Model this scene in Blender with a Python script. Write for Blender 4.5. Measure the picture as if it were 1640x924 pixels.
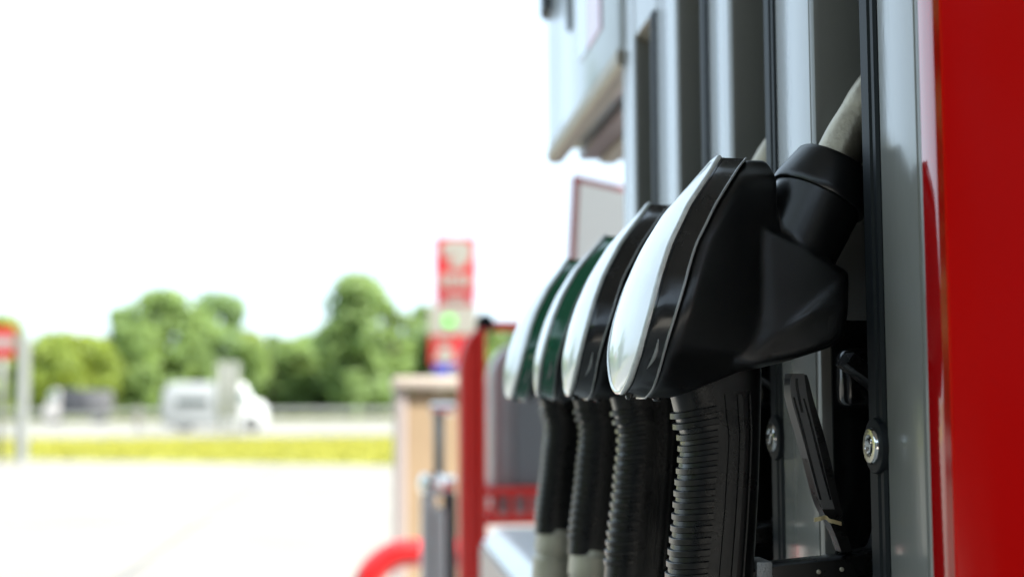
import bpy, bmesh, math, random
from mathutils import Vector, Matrix, noise

R = math.radians
for o in list(bpy.data.objects):
    bpy.data.objects.remove(o, do_unlink=True)
S = bpy.context.scene
COL = S.collection

# ------------------------------------------------------------------ camera
H = 1.05                                   # lens height above the forecourt
F = 1640 * 50.0 / 36.0                     # focal length in photo pixels
YAW, PITCH, ROLL = 5.77, 4.60, -0.25
CAMROT = (Matrix.Rotation(R(-YAW), 3, 'Z') @ Matrix.Rotation(R(90 + PITCH), 3, 'X')
          @ Matrix.Rotation(R(ROLL), 3, 'Z'))
cd = bpy.data.cameras.new('camera')
cd.lens = 50; cd.sensor_width = 36
cd.clip_start = 0.02; cd.clip_end = 6000
cd.dof.use_dof = True
cd.dof.focus_distance = 0.80
cd.dof.aperture_fstop = 5.2
cam = bpy.data.objects.new('camera', cd)
cam.matrix_world = Matrix.Translation((0, 0, H)) @ CAMROT.to_4x4()
COL.objects.link(cam)
S.camera = cam

# ------------------------------------------------------------------ light
SUN_EL, SUN_AZ = 52.0, 122.0               # azimuth measured from +Y towards +X
W = bpy.data.worlds.new('World'); S.world = W; W.use_nodes = True
nt = W.node_tree; nt.nodes.clear()
sky = nt.nodes.new('ShaderNodeTexSky'); sky.sky_type = 'NISHITA'; sky.sun_disc = False
sky.sun_elevation = R(SUN_EL); sky.sun_rotation = R(SUN_AZ)
sky.air_density = 1.0; sky.dust_density = 2.5; sky.ozone_density = 1.0
bg = nt.nodes.new('ShaderNodeBackground'); bg.inputs['Strength'].default_value = 0.072
wo = nt.nodes.new('ShaderNodeOutputWorld')
# bright thin overcast: the blue sky veiled by white cloud
cl = nt.nodes.new('ShaderNodeMix'); cl.data_type = 'RGBA'
cl.inputs['B'].default_value = (5.2, 6.5, 7.6, 1)
tcw = nt.nodes.new('ShaderNodeTexCoord'); nw = nt.nodes.new('ShaderNodeTexNoise')
nw.inputs['Scale'].default_value = 2.2; nw.inputs['Detail'].default_value = 5
mr = nt.nodes.new('ShaderNodeMapRange'); mr.inputs[1].default_value = .3; mr.inputs[2].default_value = .7; mr.inputs[3].default_value = .55; mr.inputs[4].default_value = .9
nt.links.new(tcw.outputs['Generated'], nw.inputs['Vector']); nt.links.new(nw.outputs[0], mr.inputs[0]); nt.links.new(mr.outputs[0], cl.inputs['Factor'])
nt.links.new(sky.outputs[0], cl.inputs['A'])
nt.links.new(cl.outputs['Result'], bg.inputs[0]); nt.links.new(bg.outputs[0], wo.inputs[0])
sl = bpy.data.lights.new('sun', 'SUN'); sl.energy = 4.8; sl.angle = R(0.5); sl.color = (1.0, 0.95, 0.87)
so = bpy.data.objects.new('sun', sl); COL.objects.link(so)
tosun = Vector((math.sin(R(SUN_AZ)) * math.cos(R(SUN_EL)), math.cos(R(SUN_AZ)) * math.cos(R(SUN_EL)), math.sin(R(SUN_EL))))
so.rotation_euler = tosun.to_track_quat('Z', 'Y').to_euler()
so.location = (8, -4, 12)
S.view_settings.view_transform = 'Standard'; S.view_settings.look = 'None'
S.view_settings.exposure = 2.15; S.view_settings.gamma = 1.0; S.view_settings.use_curve_mapping = False
S.render.engine = 'CYCLES'
S.cycles.use_denoising = True
S.cycles.max_bounces = 8; S.cycles.diffuse_bounces = 4; S.cycles.glossy_bounces = 4
S.cycles.sample_clamp_indirect = 8.0
S.cycles.caustics_reflective = False; S.cycles.caustics_refractive = False

# ------------------------------------------------------------------ helpers
def P(px, py, Y=None, X=None):
    """World point at depth Y (or sideways offset X) seen at a photo pixel."""
    d = CAMROT @ Vector(((px - 820) / F, -(py - 462) / F, -1))
    t = Y / d.y if Y is not None else X / d.x
    return Vector((0, 0, H)) + d * t

def mat(name, col, rough=0.5, metal=0.0, coat=0.0, spec=0.5, var=0.0, vscale=20, bump=0.0, bscale=60,
        rvar=0.0, translucent=0.0, emit=None, stretch=None, coat_rough=0.05):
    m = bpy.data.materials.new(name); m.use_nodes = True
    t = m.node_tree; b = t.nodes['Principled BSDF']
    b.inputs['Base Color'].default_value = (*col, 1)
    b.inputs['Roughness'].default_value = rough
    b.inputs['Metallic'].default_value = metal
    b.inputs['Coat Weight'].default_value = coat
    b.inputs['Coat Roughness'].default_value = coat_rough
    b.inputs['Specular IOR Level'].default_value = spec
    tc = t.nodes.new('ShaderNodeTexCoord')
    src = tc.outputs['Object']
    if stretch:
        mp = t.nodes.new('ShaderNodeMapping'); mp.inputs['Scale'].default_value = stretch
        t.links.new(src, mp.inputs[0]); src = mp.outputs[0]
    if var or rvar:
        n = t.nodes.new('ShaderNodeTexNoise'); n.inputs['Scale'].default_value = vscale
        n.inputs['Detail'].default_value = 6; n.inputs['Roughness'].default_value = 0.6
        t.links.new(src, n.inputs['Vector'])
        if var:
            mx = t.nodes.new('ShaderNodeMix'); mx.data_type = 'RGBA'
            mx.inputs['A'].default_value = (*[max(0, c * (1 - var)) for c in col], 1)
            mx.inputs['B'].default_value = (*[min(1, c * (1 + var)) for c in col], 1)
            rp = t.nodes.new('ShaderNodeMapRange'); rp.inputs[1].default_value = 0.3; rp.inputs[2].default_value = 0.7
            t.links.new(n.outputs[0], rp.inputs[0]); t.links.new(rp.outputs[0], mx.inputs['Factor'])
            t.links.new(mx.outputs['Result'], b.inputs['Base Color'])
        if rvar:
            rr = t.nodes.new('ShaderNodeMapRange'); rr.inputs[1].default_value = 0.3; rr.inputs[2].default_value = 0.7
            rr.inputs[3].default_value = max(0, rough - rvar); rr.inputs[4].default_value = min(1, rough + rvar)
            t.links.new(n.outputs[0], rr.inputs[0]); t.links.new(rr.outputs[0], b.inputs['Roughness'])
    if bump:
        n2 = t.nodes.new('ShaderNodeTexNoise'); n2.inputs['Scale'].default_value = bscale
        n2.inputs['Detail'].default_value = 3
        t.links.new(src, n2.inputs['Vector'])
        bp = t.nodes.new('ShaderNodeBump'); bp.inputs['Strength'].default_value = bump; bp.inputs['Distance'].default_value = 0.001
        t.links.new(n2.outputs[0], bp.inputs['Height']); t.links.new(bp.outputs[0], b.inputs['Normal'])
    if translucent:
        tr = t.nodes.new('ShaderNodeBsdfTranslucent'); tr.inputs[0].default_value = (col[0] * 1.5, col[1] * 1.3, col[2], 1)
        ms = t.nodes.new('ShaderNodeMixShader'); ms.inputs[0].default_value = translucent
        t.links.new(b.outputs[0], ms.inputs[1]); t.links.new(tr.outputs[0], ms.inputs[2])
        t.links.new(ms.outputs[0], t.nodes['Material Output'].inputs['Surface'])
    if emit:
        b.inputs['Emission Color'].default_value = (*col, 1); b.inputs['Emission Strength'].default_value = emit
    return m

def link(name, bm, m, parent=None, smooth=False, loc=None):
    me = bpy.data.meshes.new(name)
    bmesh.ops.recalc_face_normals(bm, faces=bm.faces)
    bm.to_mesh(me); bm.free()
    if smooth:
        for p in me.polygons: p.use_smooth = True
        if smooth is not True:
            me.set_sharp_from_angle(angle=R(smooth))
    o = bpy.data.objects.new(name, me); COL.objects.link(o)
    if isinstance(m, (list, tuple)):
        for q in m: me.materials.append(q)
    else:
        me.materials.append(m)
    if parent: o.parent = parent
    if loc: o.location = loc
    return o

def thing(name, label, cat, loc=(0, 0, 0), rz=0.0, group=None):
    o = bpy.data.objects.new(name, None); COL.objects.link(o)
    o.empty_display_size = 0.05
    o.location = loc; o.rotation_euler = (0, 0, rz)
    o['label'] = label; o['category'] = cat
    if group: o['group'] = group
    return o

def tag(o, label, cat, group=None):
    o['label'] = label; o['category'] = cat
    if group: o['group'] = group
    return o

def copy_thing(o, label=None, parent=None):
    c = o.copy(); COL.objects.link(c)
    if parent: c.parent = parent
    if label: c['label'] = label
    for ch in [q for q in bpy.data.objects if q.parent == o]:
        copy_thing(ch, None, c)
    return c

def box(bm, x0, x1, y0, y1, z0, z1, bev=0.0, seg=2):
    b2 = bmesh.new()
    vs = [b2.verts.new((x, y, z)) for x in (x0, x1) for y in (y0, y1) for z in (z0, z1)]
    for f in ((0, 1, 3, 2), (4, 6, 7, 5), (0, 4, 5, 1), (2, 3, 7, 6), (0, 2, 6, 4), (1, 5, 7, 3)):
        b2.faces.new([vs[i] for i in f])
    if bev:
        bmesh.ops.bevel(b2, geom=b2.edges[:], offset=bev, segments=seg, profile=0.5, affect='EDGES')
    merge(bm, b2)

def merge(bm, b2, M=None):
    if M: bmesh.ops.transform(b2, matrix=M, verts=b2.verts)
    me = bpy.data.meshes.new('tmp'); b2.to_mesh(me); b2.free()
    bm.from_mesh(me); bpy.data.meshes.remove(me)

def tube(bm, pts, r, n=12, closed=False, caps=True, rs=None):
    pts = [Vector(p) for p in pts]; N = len(pts); rings = []
    up = None
    for i, p in enumerate(pts):
        if closed: t = pts[(i + 1) % N] - pts[i - 1]
        else: t = pts[min(i + 1, N - 1)] - pts[max(i - 1, 0)]
        t.normalize()
        if up is None:
            up = Vector((0, 0, 1)) if abs(t.z) < 0.9 else Vector((0, 1, 0))
        up = (up - t * up.dot(t)); up.normalize()
        sd = t.cross(up)
        rr = rs[i] if rs else r
        rings.append([bm.verts.new(p + (up * math.cos(a) + sd * math.sin(a)) * rr)
                      for a in [2 * math.pi * k / n for k in range(n)]])
    M = N if closed else N - 1
    for i in range(M):
        a, b = rings[i], rings[(i + 1) % N]
        for k in range(n):
            bm.faces.new((a[k], a[(k + 1) % n], b[(k + 1) % n], b[k]))
    if caps and not closed:
        bm.faces.new(rings[0]); bm.faces.new(rings[-1][::-1])

def loft(bm, rings, caps=True, closed=True):
    vr = [[bm.verts.new(p) for p in r] for r in rings]
    n = len(vr[0])
    for a, b in zip(vr, vr[1:]):
        for k in range(n if closed else n - 1):
            bm.faces.new((a[k], a[(k + 1) % n], b[(k + 1) % n], b[k]))
    if caps and closed:
        bm.faces.new(vr[0][::-1]); bm.faces.new(vr[-1])
    return vr

def lathe(bm, prof, origin, axis, n=32):
    axis = Vector(axis).normalized(); origin = Vector(origin)
    e1 = axis.orthogonal().normalized(); e2 = axis.cross(e1)
    rings = [[origin + axis * s + (e1 * math.cos(a) + e2 * math.sin(a)) * r
              for a in [2 * math.pi * k / n for k in range(n)]] for s, r in prof]
    loft(bm, rings)

def extrude_y(bm, outline, y0, y1, bev=0.0, seg=2):
    b2 = bmesh.new()
    loft(b2, [[Vector((x, y0, z)) for x, z in outline], [Vector((x, y1, z)) for x, z in outline]])
    if bev:
        bmesh.ops.recalc_face_normals(b2, faces=b2.faces)
        es = [e for e in b2.edges if len(e.link_faces) == 2 and e.calc_face_angle(0) > 0.5]
        bmesh.ops.bevel(b2, geom=es, offset=bev, segments=seg, profile=0.5, affect='EDGES')
    merge(bm, b2)

def crom(pts, n):
    """Catmull-Rom resample of equal-length tuples."""
    pts = [Vector(p) for p in pts] if len(pts[0]) <= 4 else pts
    N = len(pts); out = []
    for j in range(n):
        u = j * (N - 1) / (n - 1); i = min(int(u), N - 2); t = u - i
        p0, p1, p2, p3 = pts[max(i - 1, 0)], pts[i], pts[i + 1], pts[min(i + 2, N - 1)]
        out.append(0.5 * ((2 * p1) + (p2 - p0) * t + (2 * p0 - 5 * p1 + 4 * p2 - p3) * t * t + (3 * p1 - p0 - 3 * p2 + p3) * t ** 3))
    return out

# ------------------------------------------------------------------ materials
M = {}
M['concrete'] = mat('concrete', (0.33, 0.32, 0.295), 0.85, var=0.12, vscale=1.2, bump=0.2, bscale=40)
M['paving'] = mat('paving', (0.150, 0.143, 0.126), 0.85, var=0.12, vscale=.5, bump=0.2, bscale=40)
M['kerbstone'] = mat('kerbstone', (0.46, 0.45, 0.42), 0.85, var=0.15, vscale=6, bump=0.3)
M['asphalt'] = mat('asphalt', (0.13, 0.13, 0.115), 0.9, var=0.15, vscale=0.8)
M['field'] = mat('field', (0.09, 0.10, 0.02), 0.9, var=0.25, vscale=0.15)
M['verge'] = mat('verge', (0.21, 0.215, 0.032), 0.9, var=0.2, vscale=0.4)
M['blade'] = mat('blade', (0.215, 0.225, 0.035), 0.7, translucent=0.25)
M['bloom'] = mat('bloom', (0.42, 0.38, 0.03), 0.7)
M['white_face'] = mat('white_face', (0.90, 0.91, 0.90), 0.2, coat=0.5, var=0.04, vscale=38, rvar=0.05)
M['clear_rim'] = mat('clear_rim', (0.62, 0.63, 0.60), 0.18, coat=0.8, var=0.15, vscale=120)
M['clear_lip'] = mat('clear_lip', (0.30, 0.30, 0.29), 0.2, coat=0.5, var=0.2, vscale=150)
M['black_gloss'] = mat('black_gloss', (0.012, 0.0115, 0.011), 0.22, coat=0.5, rvar=0.08, vscale=70, bump=0.03, bscale=120, coat_rough=0.12)
M['green_gloss'] = mat('green_gloss', (0.008, 0.125, 0.058), 0.20, coat=0.5, rvar=0.07, vscale=70, coat_rough=0.12)
M['black_body'] = mat('black_body', (0.0065, 0.0065, 0.0066), 0.33, spec=0.6, rvar=0.06, vscale=40, bump=0.06, bscale=900)
M['black_grip'] = mat('black_grip', (0.0052, 0.0051, 0.005), 0.30, spec=0.34, rvar=0.08, vscale=60, bump=0.05, bscale=500)
M['boot'] = mat('boot', (0.008, 0.008, 0.0085), 0.2, coat=0.3, bump=0.05, bscale=40)
M['recess'] = mat('recess', (0.020, 0.0165, 0.0135), 0.8, spec=0.06, var=0.1, vscale=30, bump=0.05, bscale=400)
M['trim'] = mat('trim', (0.010, 0.012, 0.014), 0.45, spec=0.12, bump=.04, bscale=500)
M['spout'] = mat('spout', (0.36, 0.32, 0.245), 0.42, metal=0.8, var=0.2, vscale=60, rvar=0.1, bump=0.25, bscale=420)
M['coupling'] = mat('coupling', (0.42, 0.385, 0.30), 0.42, metal=0.4, var=0.15, vscale=40, rvar=0.1)
M['chrome'] = mat('chrome', (0.75, 0.74, 0.72), 0.12, metal=1.0)
M['silver_paint'] = mat('silver_paint', (0.225, 0.22, 0.198), 0.19, coat=0.12, bump=0.09, bscale=260, stretch=(1, 1, 0.35), var=0.06, vscale=6)
M['silver_edge'] = mat('silver_edge', (0.42, 0.39, 0.34), 0.35, metal=0.5)
M['red_paint'] = mat('red_paint', (0.66, 0.0016, 0.0008), 0.16, spec=0.20, bump=0.01, bscale=200, var=0.03, vscale=4)
M['cast_grey'] = mat('cast_grey', (0.30, 0.30, 0.29), 0.5, metal=0.5, bump=0.5, bscale=900)
M['tie'] = mat('tie', (0.50, 0.39, 0.20), 0.5, var=0.1)
M['head_paint'] = mat('head_paint', (0.56, 0.60, 0.63), 0.16, var=0.03, vscale=5)
M['beige_trim'] = mat('beige_trim', (0.40, 0.34, 0.26), 0.45, metal=0.3)
M['under_reflection'] = mat('under_reflection', (0.20, 0.13, 0.12), 0.3, var=0.1, vscale=6)  # reddish reflection under the head, put into the base colour
M['dark_grey'] = mat('dark_grey', (0.05, 0.05, 0.05), 0.4)
M['pink_print'] = mat('pink_print', (0.60, 0.30, 0.38), 0.3, coat=0.4)
M['blue_print'] = mat('blue_print', (0.42, 0.50, 0.57), 0.2, coat=0.4)
M['steel'] = mat('steel', (0.66, 0.67, 0.67), 0.25, metal=0.15, var=0.05, vscale=5, coat=0.2)
M['pinkish'] = mat('pinkish', (0.45, 0.38, 0.34), 0.4)
M['rubber_hose'] = mat('rubber_hose', (0.012, 0.012, 0.012), 0.5)
M['tan'] = mat('tan', (0.255, 0.185, 0.112), 0.6, var=0.08, vscale=3)
M['cream'] = mat('cream', (0.36, 0.31, 0.265), 0.5)
M['pinkgrey'] = mat('pinkgrey', (0.27, 0.235, 0.225), 0.5)
M['grey_plastic'] = mat('grey_plastic', (0.36, 0.36, 0.365), 0.4, var=0.1, vscale=5)
M['rack_red'] = mat('rack_red', (0.72, 0.014, 0.006), 0.4, coat=0.15)
M['hoop_red'] = mat('hoop_red', (0.42, 0.007, 0.008), 0.35, coat=0.15)
M['galv'] = mat('galv', (0.21, 0.22, 0.21), 0.5, metal=0.4, var=0.12, vscale=4)
M['sign_white'] = mat('sign_white', (0.62, 0.62, 0.60), 0.4)
M['sign_red'] = mat('sign_red', (0.30, 0.010, 0.015), 0.5, spec=.2)
M['sign_maroon'] = mat('sign_maroon', (0.22, 0.008, 0.02), 0.4)
M['sign_green'] = mat('sign_green', (0.12, 0.55, 0.08), 0.4)
M['sign_blue'] = mat('sign_blue', (0.03, 0.05, 0.35), 0.4)
M['coach_shade'] = mat('coach_shade', (.235, .25, .255), .35, coat=.3, var=.04, vscale=1.5)  # white coachwork greyed: shade on the van's side put into the colour
M['pylon_white'] = mat('pylon_white', (.20, .19, .18), .5)
M['van_white'] = mat('van_white', (0.50, 0.51, 0.51), 0.3, coat=0.4, var=0.03, vscale=2)
M['glass'] = mat('glass', (0.02, 0.03, 0.03), 0.05, coat=0.3)
M['windscreen'] = mat('windscreen', (0.05, 0.10, 0.10), 0.05, coat=0.5)
M['shop_glass'] = mat('shop_glass', (.02, .022, .025), .15)
M['tyre'] = mat('tyre', (0.02, 0.02, 0.02), 0.8)
M['tarp'] = mat('tarp', (0.025, 0.027, 0.033), 0.6, var=0.15, vscale=2)
M['bark'] = mat('bark', (0.07, 0.055, 0.04), 0.9, var=0.3, vscale=3)
LEAVES = [mat('leaf_mid', (0.180, 0.275, 0.090), 0.6, translucent=0.55, var=0.35, vscale=0.5),
          mat('leaf_light', (0.195, 0.265, 0.045), 0.6, translucent=0.55, var=0.35, vscale=0.5),
          mat('leaf_dark', (0.170, 0.265, 0.105), 0.6, translucent=0.52, var=0.35, vscale=0.5)]
M['canopy_white'] = mat('canopy_white', (0.16, 0.16, 0.16), 0.5)

# ------------------------------------------------------------------ ground
def sheet(name, x0, x1, y0, y1, z, m, kind='structure'):
    bm = bmesh.new()
    bm.faces.new([bm.verts.new(p) for p in ((x0, y0, z), (x1, y0, z), (x1, y1, z), (x0, y1, z))])
    o = link(name, bm, m); o['kind'] = kind
    return o
sheet('ground', -3000, 3000, -3000, 4000, -0.02, M['field'])
sheet('forecourt', -60, 60, -40, 43.4, -0.008, M['paving'])
sheet('bounce_slab', -3.4, 9, -12, 7, -0.004, M['concrete'])  # unseen paler slab, added to keep light bouncing up under the canopy
bm = bmesh.new()
for k in range(-8, 9):
    box(bm, k * 5 - 1.5 - .02, k * 5 - 1.5 + .02, 7.2, 43, -.0079, -.0045)
for k in range(7):
    box(bm, -50, 50, 8 + k * 5.0 - .02, 8 + k * 5.0 + .02, -.0079, -.0043)
o = link('paving_joints', bm, M['dark_grey']); o['kind'] = 'structure'
bm = bmesh.new()
bm.faces.new([bm.verts.new((x, y, -.004)) for x, y in ((-120, 43.5), (-60, 43.5), (-30, 36), (-7.2, 29), (.4, 24.6), (12, 24.0), (40, 24), (40, 43.5))])
o = link('grass_verge', bm, M['verge']); o['kind'] = 'structure'
sheet('road', -400, 400, 43.5, 92, 0.0, M['asphalt'])
bm = bmesh.new()
for yy in (52.0, 60.0, 75.0, 83.0):
    for k in range(-30, 30):
        bm.faces.new([bm.verts.new(p) for p in ((k * 6, yy, 0.004), (k * 6 + 3, yy, 0.004), (k * 6 + 3, yy + 0.15, 0.004), (k * 6, yy + 0.15, 0.004))])
o = link('road_markings', bm, M['sign_white']); o['kind'] = 'structure'
bm = bmesh.new(); [box(bm, *q, -0.1, 0.03, 0.01) for q in ((12.1, 40, 23.7, 23.9),)]
o = link('kerb', bm, M['kerbstone']); o['kind'] = 'structure'
bm = bmesh.new(); box(bm, 0.04, 1.1, -3, 5.9, -0.1, 0.14, 0.03)
o = link('pump_island', bm, M['kerbstone']); o['kind'] = 'structure'

# grass and yellow flowers on the verge, one mass
rng = random.Random(3)
bm = bmesh.new()
for i in range(26000):
    x = rng.uniform(-16, 9); y = rng.uniform(24.5, 43.3)
    if y < (29 - (x + 7.2) * .58 if x > -7.2 else 29 - (x + 7.2) * .31) + .1: continue
    if x < -y * 0.40 - 1 or x > y * 0.06 + 1: continue
    h = rng.uniform(0.05, 0.16); a = rng.uniform(0, math.pi); w = rng.uniform(0.02, 0.05)
    dx, dy = math.cos(a) * w, math.sin(a) * w
    lx, ly = rng.uniform(-.05, .05), rng.uniform(-.05, .05)
    f = bm.faces.new([bm.verts.new(p) for p in ((x - dx, y - dy, -0.004), (x + dx, y + dy, -0.004), (x + lx, y + ly, h))])
    if rng.random() < 0.22:
        s = 0.03
        f2 = bm.faces.new([bm.verts.new(p) for p in ((x - s, y - s, h), (x + s, y - s, h + .01), (x + s, y + s, h), (x - s, y + s, h + .01))])
        f2.material_index = 1
o = link('grass', bm, [M['blade'], M['bloom']]); o['kind'] = 'stuff'

# ------------------------------------------------------------------ canopy over the pumps (out of frame, it makes the shade)
cn = thing('station_canopy', 'flat white station canopy roof on square columns above the pump island', 'canopy', (0, 0, 0))
bm = bmesh.new(); box(bm, -3.0, 8.0, -4.4, 2.4, 4.6, 5.2, 0.05); link('roof', bm, M['canopy_white'], cn)
for yy in (-2.6, ):
    bm = bmesh.new(); box(bm, 1.3, 1.65, yy - .17, yy + .17, 0.0, 4.6, 0.02); link('column', bm, M['galv'], cn)
shop = thing('shop_blocker', 'unseen dark shop block added behind the pumps to darken reflections', 'shop', (-7, -12, 0))  # unseen block, added to darken what the red panel and nozzles mirror
bm = bmesh.new(); box(bm, -9, 26, -4, 0, 0, 6.2, .02); link('wall', bm, mat('shop_wall', (.07, .07, .072), .6), shop)
for k in range(9):
    bm = bmesh.new(); box(bm, -6.2 + k * 3.7, -3.2 + k * 3.7, .001, .05, .3, 2.9, .01); link('window', bm, M['shop_glass'], shop)
bm = bmesh.new(); box(bm, -9.05, 26.05, -.01, .12, 3.2, 3.9, .02); link('fascia', bm, M['dark_grey'], shop)

fv = thing('van_blocker', 'unseen dark grey van added left behind the dispenser to block light', 'van', (-2.6, -5.4, 0))  # unseen van, added to block light from behind on the left
bm = bmesh.new()
ol = [(-2.9, .35), (-2.9, 2.2), (-2.75, 2.35), (1.1, 2.4), (1.4, 2.25), (1.95, 1.35), (2.6, 1.15), (2.75, .8), (2.75, .35)]
loft(bm, [[Vector((x, y, z)) for y, z in ol] for x in (-.98, .98)])
es = [e for e in bm.edges]; bmesh.ops.bevel(bm, geom=es, offset=.06, segments=3, affect='EDGES')
link('body', bm, mat('van_dark', (.035, .037, .042), .3, coat=.3), fv, 35)
for sx in (-1, 1):
    bm = bmesh.new(); loft(bm, [[Vector((x, y, z)) for y, z in ((.3, 1.35), (.3, 2.0), (1.25, 2.0), (1.7, 1.38))] for x in (sx * .975, sx * .99)]); link('window', bm, M['glass'], fv)
    for yy in (-1.9, 1.75):
        bm = bmesh.new(); lathe(bm, [(-.11, .2), (-.11, .32), (-.09, .35), (.09, .35), (.11, .32), (.11, .2)], (sx * .88, yy, .35), (1, 0, 0), 28); link('wheel', bm, M['tyre'], fv, 40)

# ------------------------------------------------------------------ fuel dispenser
XP = 0.2710
S0, PITCH_Y = 0.758, 0.193
disp = thing('fuel_dispenser', 'tall silver fuel dispenser with red corner panel and a row of dark nozzle recesses', 'fuel pump', (0.5, 1.3, 0.14))
def dlink(name, bm, m, parent=None, smooth=False):
    o = link(name, bm, m, None, smooth)
    o.parent = parent or disp
    o.matrix_parent_inverse = Matrix.Identity(4)
    if not parent: o.location = -Vector(disp.location)
    return o
ZT, ZB = 1.412, 0.55                        # top and bottom of recess openings
open_y = [(.752, .8366), (.9406, 1.0317), (1.1264, 1.2162), (1.3317, 1.4180)]
strip_y = [(0.6686, open_y[0][0] - 0.0225)] + [(open_y[k][1], open_y[k + 1][0] - 0.0225) for k in range(3)] + [(open_y[3][1], 1.492)]
for y0, y1 in strip_y:
    prof = [(XP + .03, y0), (XP + .004, y0), (XP + .0012, y0 + .0008), (XP, y0 + .003), (XP, y0 + .0052), (XP + .0012, y0 + .006),
            (XP + .0012, y0 + .007), (XP, y0 + .0078), (XP, y1 - .004), (XP + .001, y1 - .0015), (XP + .003, y1), (XP + .03, y1)]
    bm = bmesh.new()
    loft(bm, [[Vector((x, y, z)) for x, y in prof] for z in (0.20, 2.3)])
    dlink('face_strip', bm, M['silver_paint'], smooth=30)
for k, (y0, y1) in enumerate(open_y):
    # header above the opening
    ys = y0 - 0.0225
    bm = bmesh.new(); box(bm, XP + .0005, XP + .03, ys + .0005, y1 - .0005, ZT + .012, 2.3, 0.001)
    dlink('header_panel', bm, M['silver_paint'])
    bm = bmesh.new()
    loft(bm, [[Vector((XP + .001, y, ZT + .012)), Vector((XP + .05, y, ZT - .012)), Vector((XP + .05, y, ZT + .011))] for y in (ys + .02, y1)])
    dlink('recess_lintel', bm, M['beige_trim'])
    bm = bmesh.new(); box(bm, XP + .0005, XP + .03, ys + .0005, y1 - .0005, 0.20, ZB - .01, 0.001)
    dlink('apron_panel', bm, M['silver_paint'])
    # dark rubber edge with the bolt boss
    bm = bmesh.new()
    ya, yb = ys + .0004, y0
    prof = [(XP + .05, ya), (XP + .001, ya), (XP - .0005, ya + .002), (XP - .0005, ya + .006), (XP + .0008, ya + .007), (XP - .0012, ya + .009),
            (XP - .0016, yb - .003), (XP, yb - .0006), (XP + .003, yb), (XP + .05, yb)]
    loft(bm, [[Vector((x, y, z)) for x, y in prof] for z in (ZB - .02, ZT + .012)])
    edge = dlink('edge_trim', bm, M['trim'], smooth=30)
    bc = Vector((XP - .001, (ya + yb) / 2 - .0015, H - 0.0235))
    bm = bmesh.new(); lathe(bm, [(-.004, .0150), (.0008, .0150), (.0020, .0143), (.0024, .0122), (.0024, .0)], bc, (-1, 0, 0), 40)
    b = bmesh.new(); lathe(b, [(0, .0098), (.0012, .0098), (.0022, .0090), (.0022, .0062), (.0008, .0056), (.0008, 0)], bc + Vector((-.0024, 0, 0)), (-1, 0, 0), 32)
    dlink('bolt_boss', bm, M['trim'], smooth=40)
    bo = dlink('bolt', b, M['chrome'], smooth=40)
    b = bmesh.new(); lathe(b, [(.0006, .0046), (.0026, .0044), (.0030, .0034), (.0018, .0028), (.0018, 0)], bc + Vector((-.0024, 0, 0)), (-1, 0, 0), 6)
    hx = link('hex_socket', b, M['chrome'], bo)
    # liner of the recess
    xd = XP + 0.16
    bm = bmesh.new()
    def quad(*p): bm.faces.new([bm.verts.new(q) for q in p])
    ye = y1 + .0005; yn = y0 - .0005
    x0 = XP + .004
    quad((x0, ye, ZB), (xd, ye, ZB), (xd, ye, ZT + .011), (x0, ye, ZT + .011))
    quad((x0 + .02, yn, ZB), (xd, yn, ZB), (xd, yn, ZT + .011), (x0 + .02, yn, ZT + .011))
    quad((xd, yn, ZB), (xd, ye, ZB), (xd, ye, ZT + .011), (xd, yn, ZT + .011))
    quad((x0, yn, ZT + .010), (xd, yn, ZT + .010), (xd, ye, ZT + .010), (x0, ye, ZT + .010))
    quad((x0, yn, ZB), (xd, yn, ZB), (xd, ye, ZB), (x0, ye, ZB))
    dlink('recess_liner', bm, M['recess'])
    # glossy black holster in the lower half of the recess
    bm = bmesh.new()
    zt = H + 0.045
    yi, yj = yn + .0025, ye - .0025
    quad((x0 + .003, yj, ZB + .01), (xd - .01, yj, ZB + .01), (xd - .01, yj, zt - .02), (x0 + .03, yj, zt), (x0 + .003, yj, zt))
    quad((x0 + .003, yj, ZB + .01), (x0 + .003, yj, zt), (x0 + .003, ye - .0005, zt), (x0 + .003, ye - .0005, ZB + .01))
    quad((x0 + .02, yi, ZB + .01), (xd - .01, yi, ZB + .01), (xd - .01, yi, zt), (x0 + .02, yi, zt))
    quad((xd - .01, yi, ZB + .01), (xd - .01, yj, ZB + .01), (xd - .01, yj, zt - .02), (xd - .01, yi, zt - .02))
    quad((x0 + .003, yj, zt), (xd - .01, yj, zt), (xd - .01, ye - .0005, zt + .004), (x0 + .003, ye - .0005, zt + .004))
    dlink('holster', bm, M['boot'])
    bm = bmesh.new(); box(bm, x0 + .004, x0 + .07, yj - .016, yj + .001, H - .004, H + .032, .0065, 4)
    dlink('holster_nub', bm, M['boot'], smooth=60)

# red corner panel, curved round the near corner
pts = [(XP - .0002, .6678), (XP - .0012, .6668), (XP - .0012, .6526), (XP - .0006, .6502), (XP + .002, .6475), (XP + .008, .644), (XP + .022, .637),
       (XP + .05, .619), (XP + .10, .586), (XP + .16, .551), (XP + .22, .527), (XP + .30, .512), (XP + .45, .509), (XP + .45, .6678)]
bead = pts[:5] + [(XP + .02, .6475), (XP + .02, .6678)]
bm = bmesh.new(); loft(bm, [[Vector((x, y, z)) for x, y in bead] for z in (0.15, 2.3)])
dlink('corner_bead', bm, mat('red_lacquer', (.40, .002, .003), .07, coat=1.0), smooth=25)
pts = [(XP + .0012, .6470), (XP + .0022, .6458)] + pts[5:-1] + [(XP + .45, .6470)]
bm = bmesh.new()
loft(bm, [[Vector((x, y, z)) for x, y in pts] for z in (0.15, 2.3)])
dlink('corner_panel', bm, M['red_paint'], smooth=25)
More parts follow.
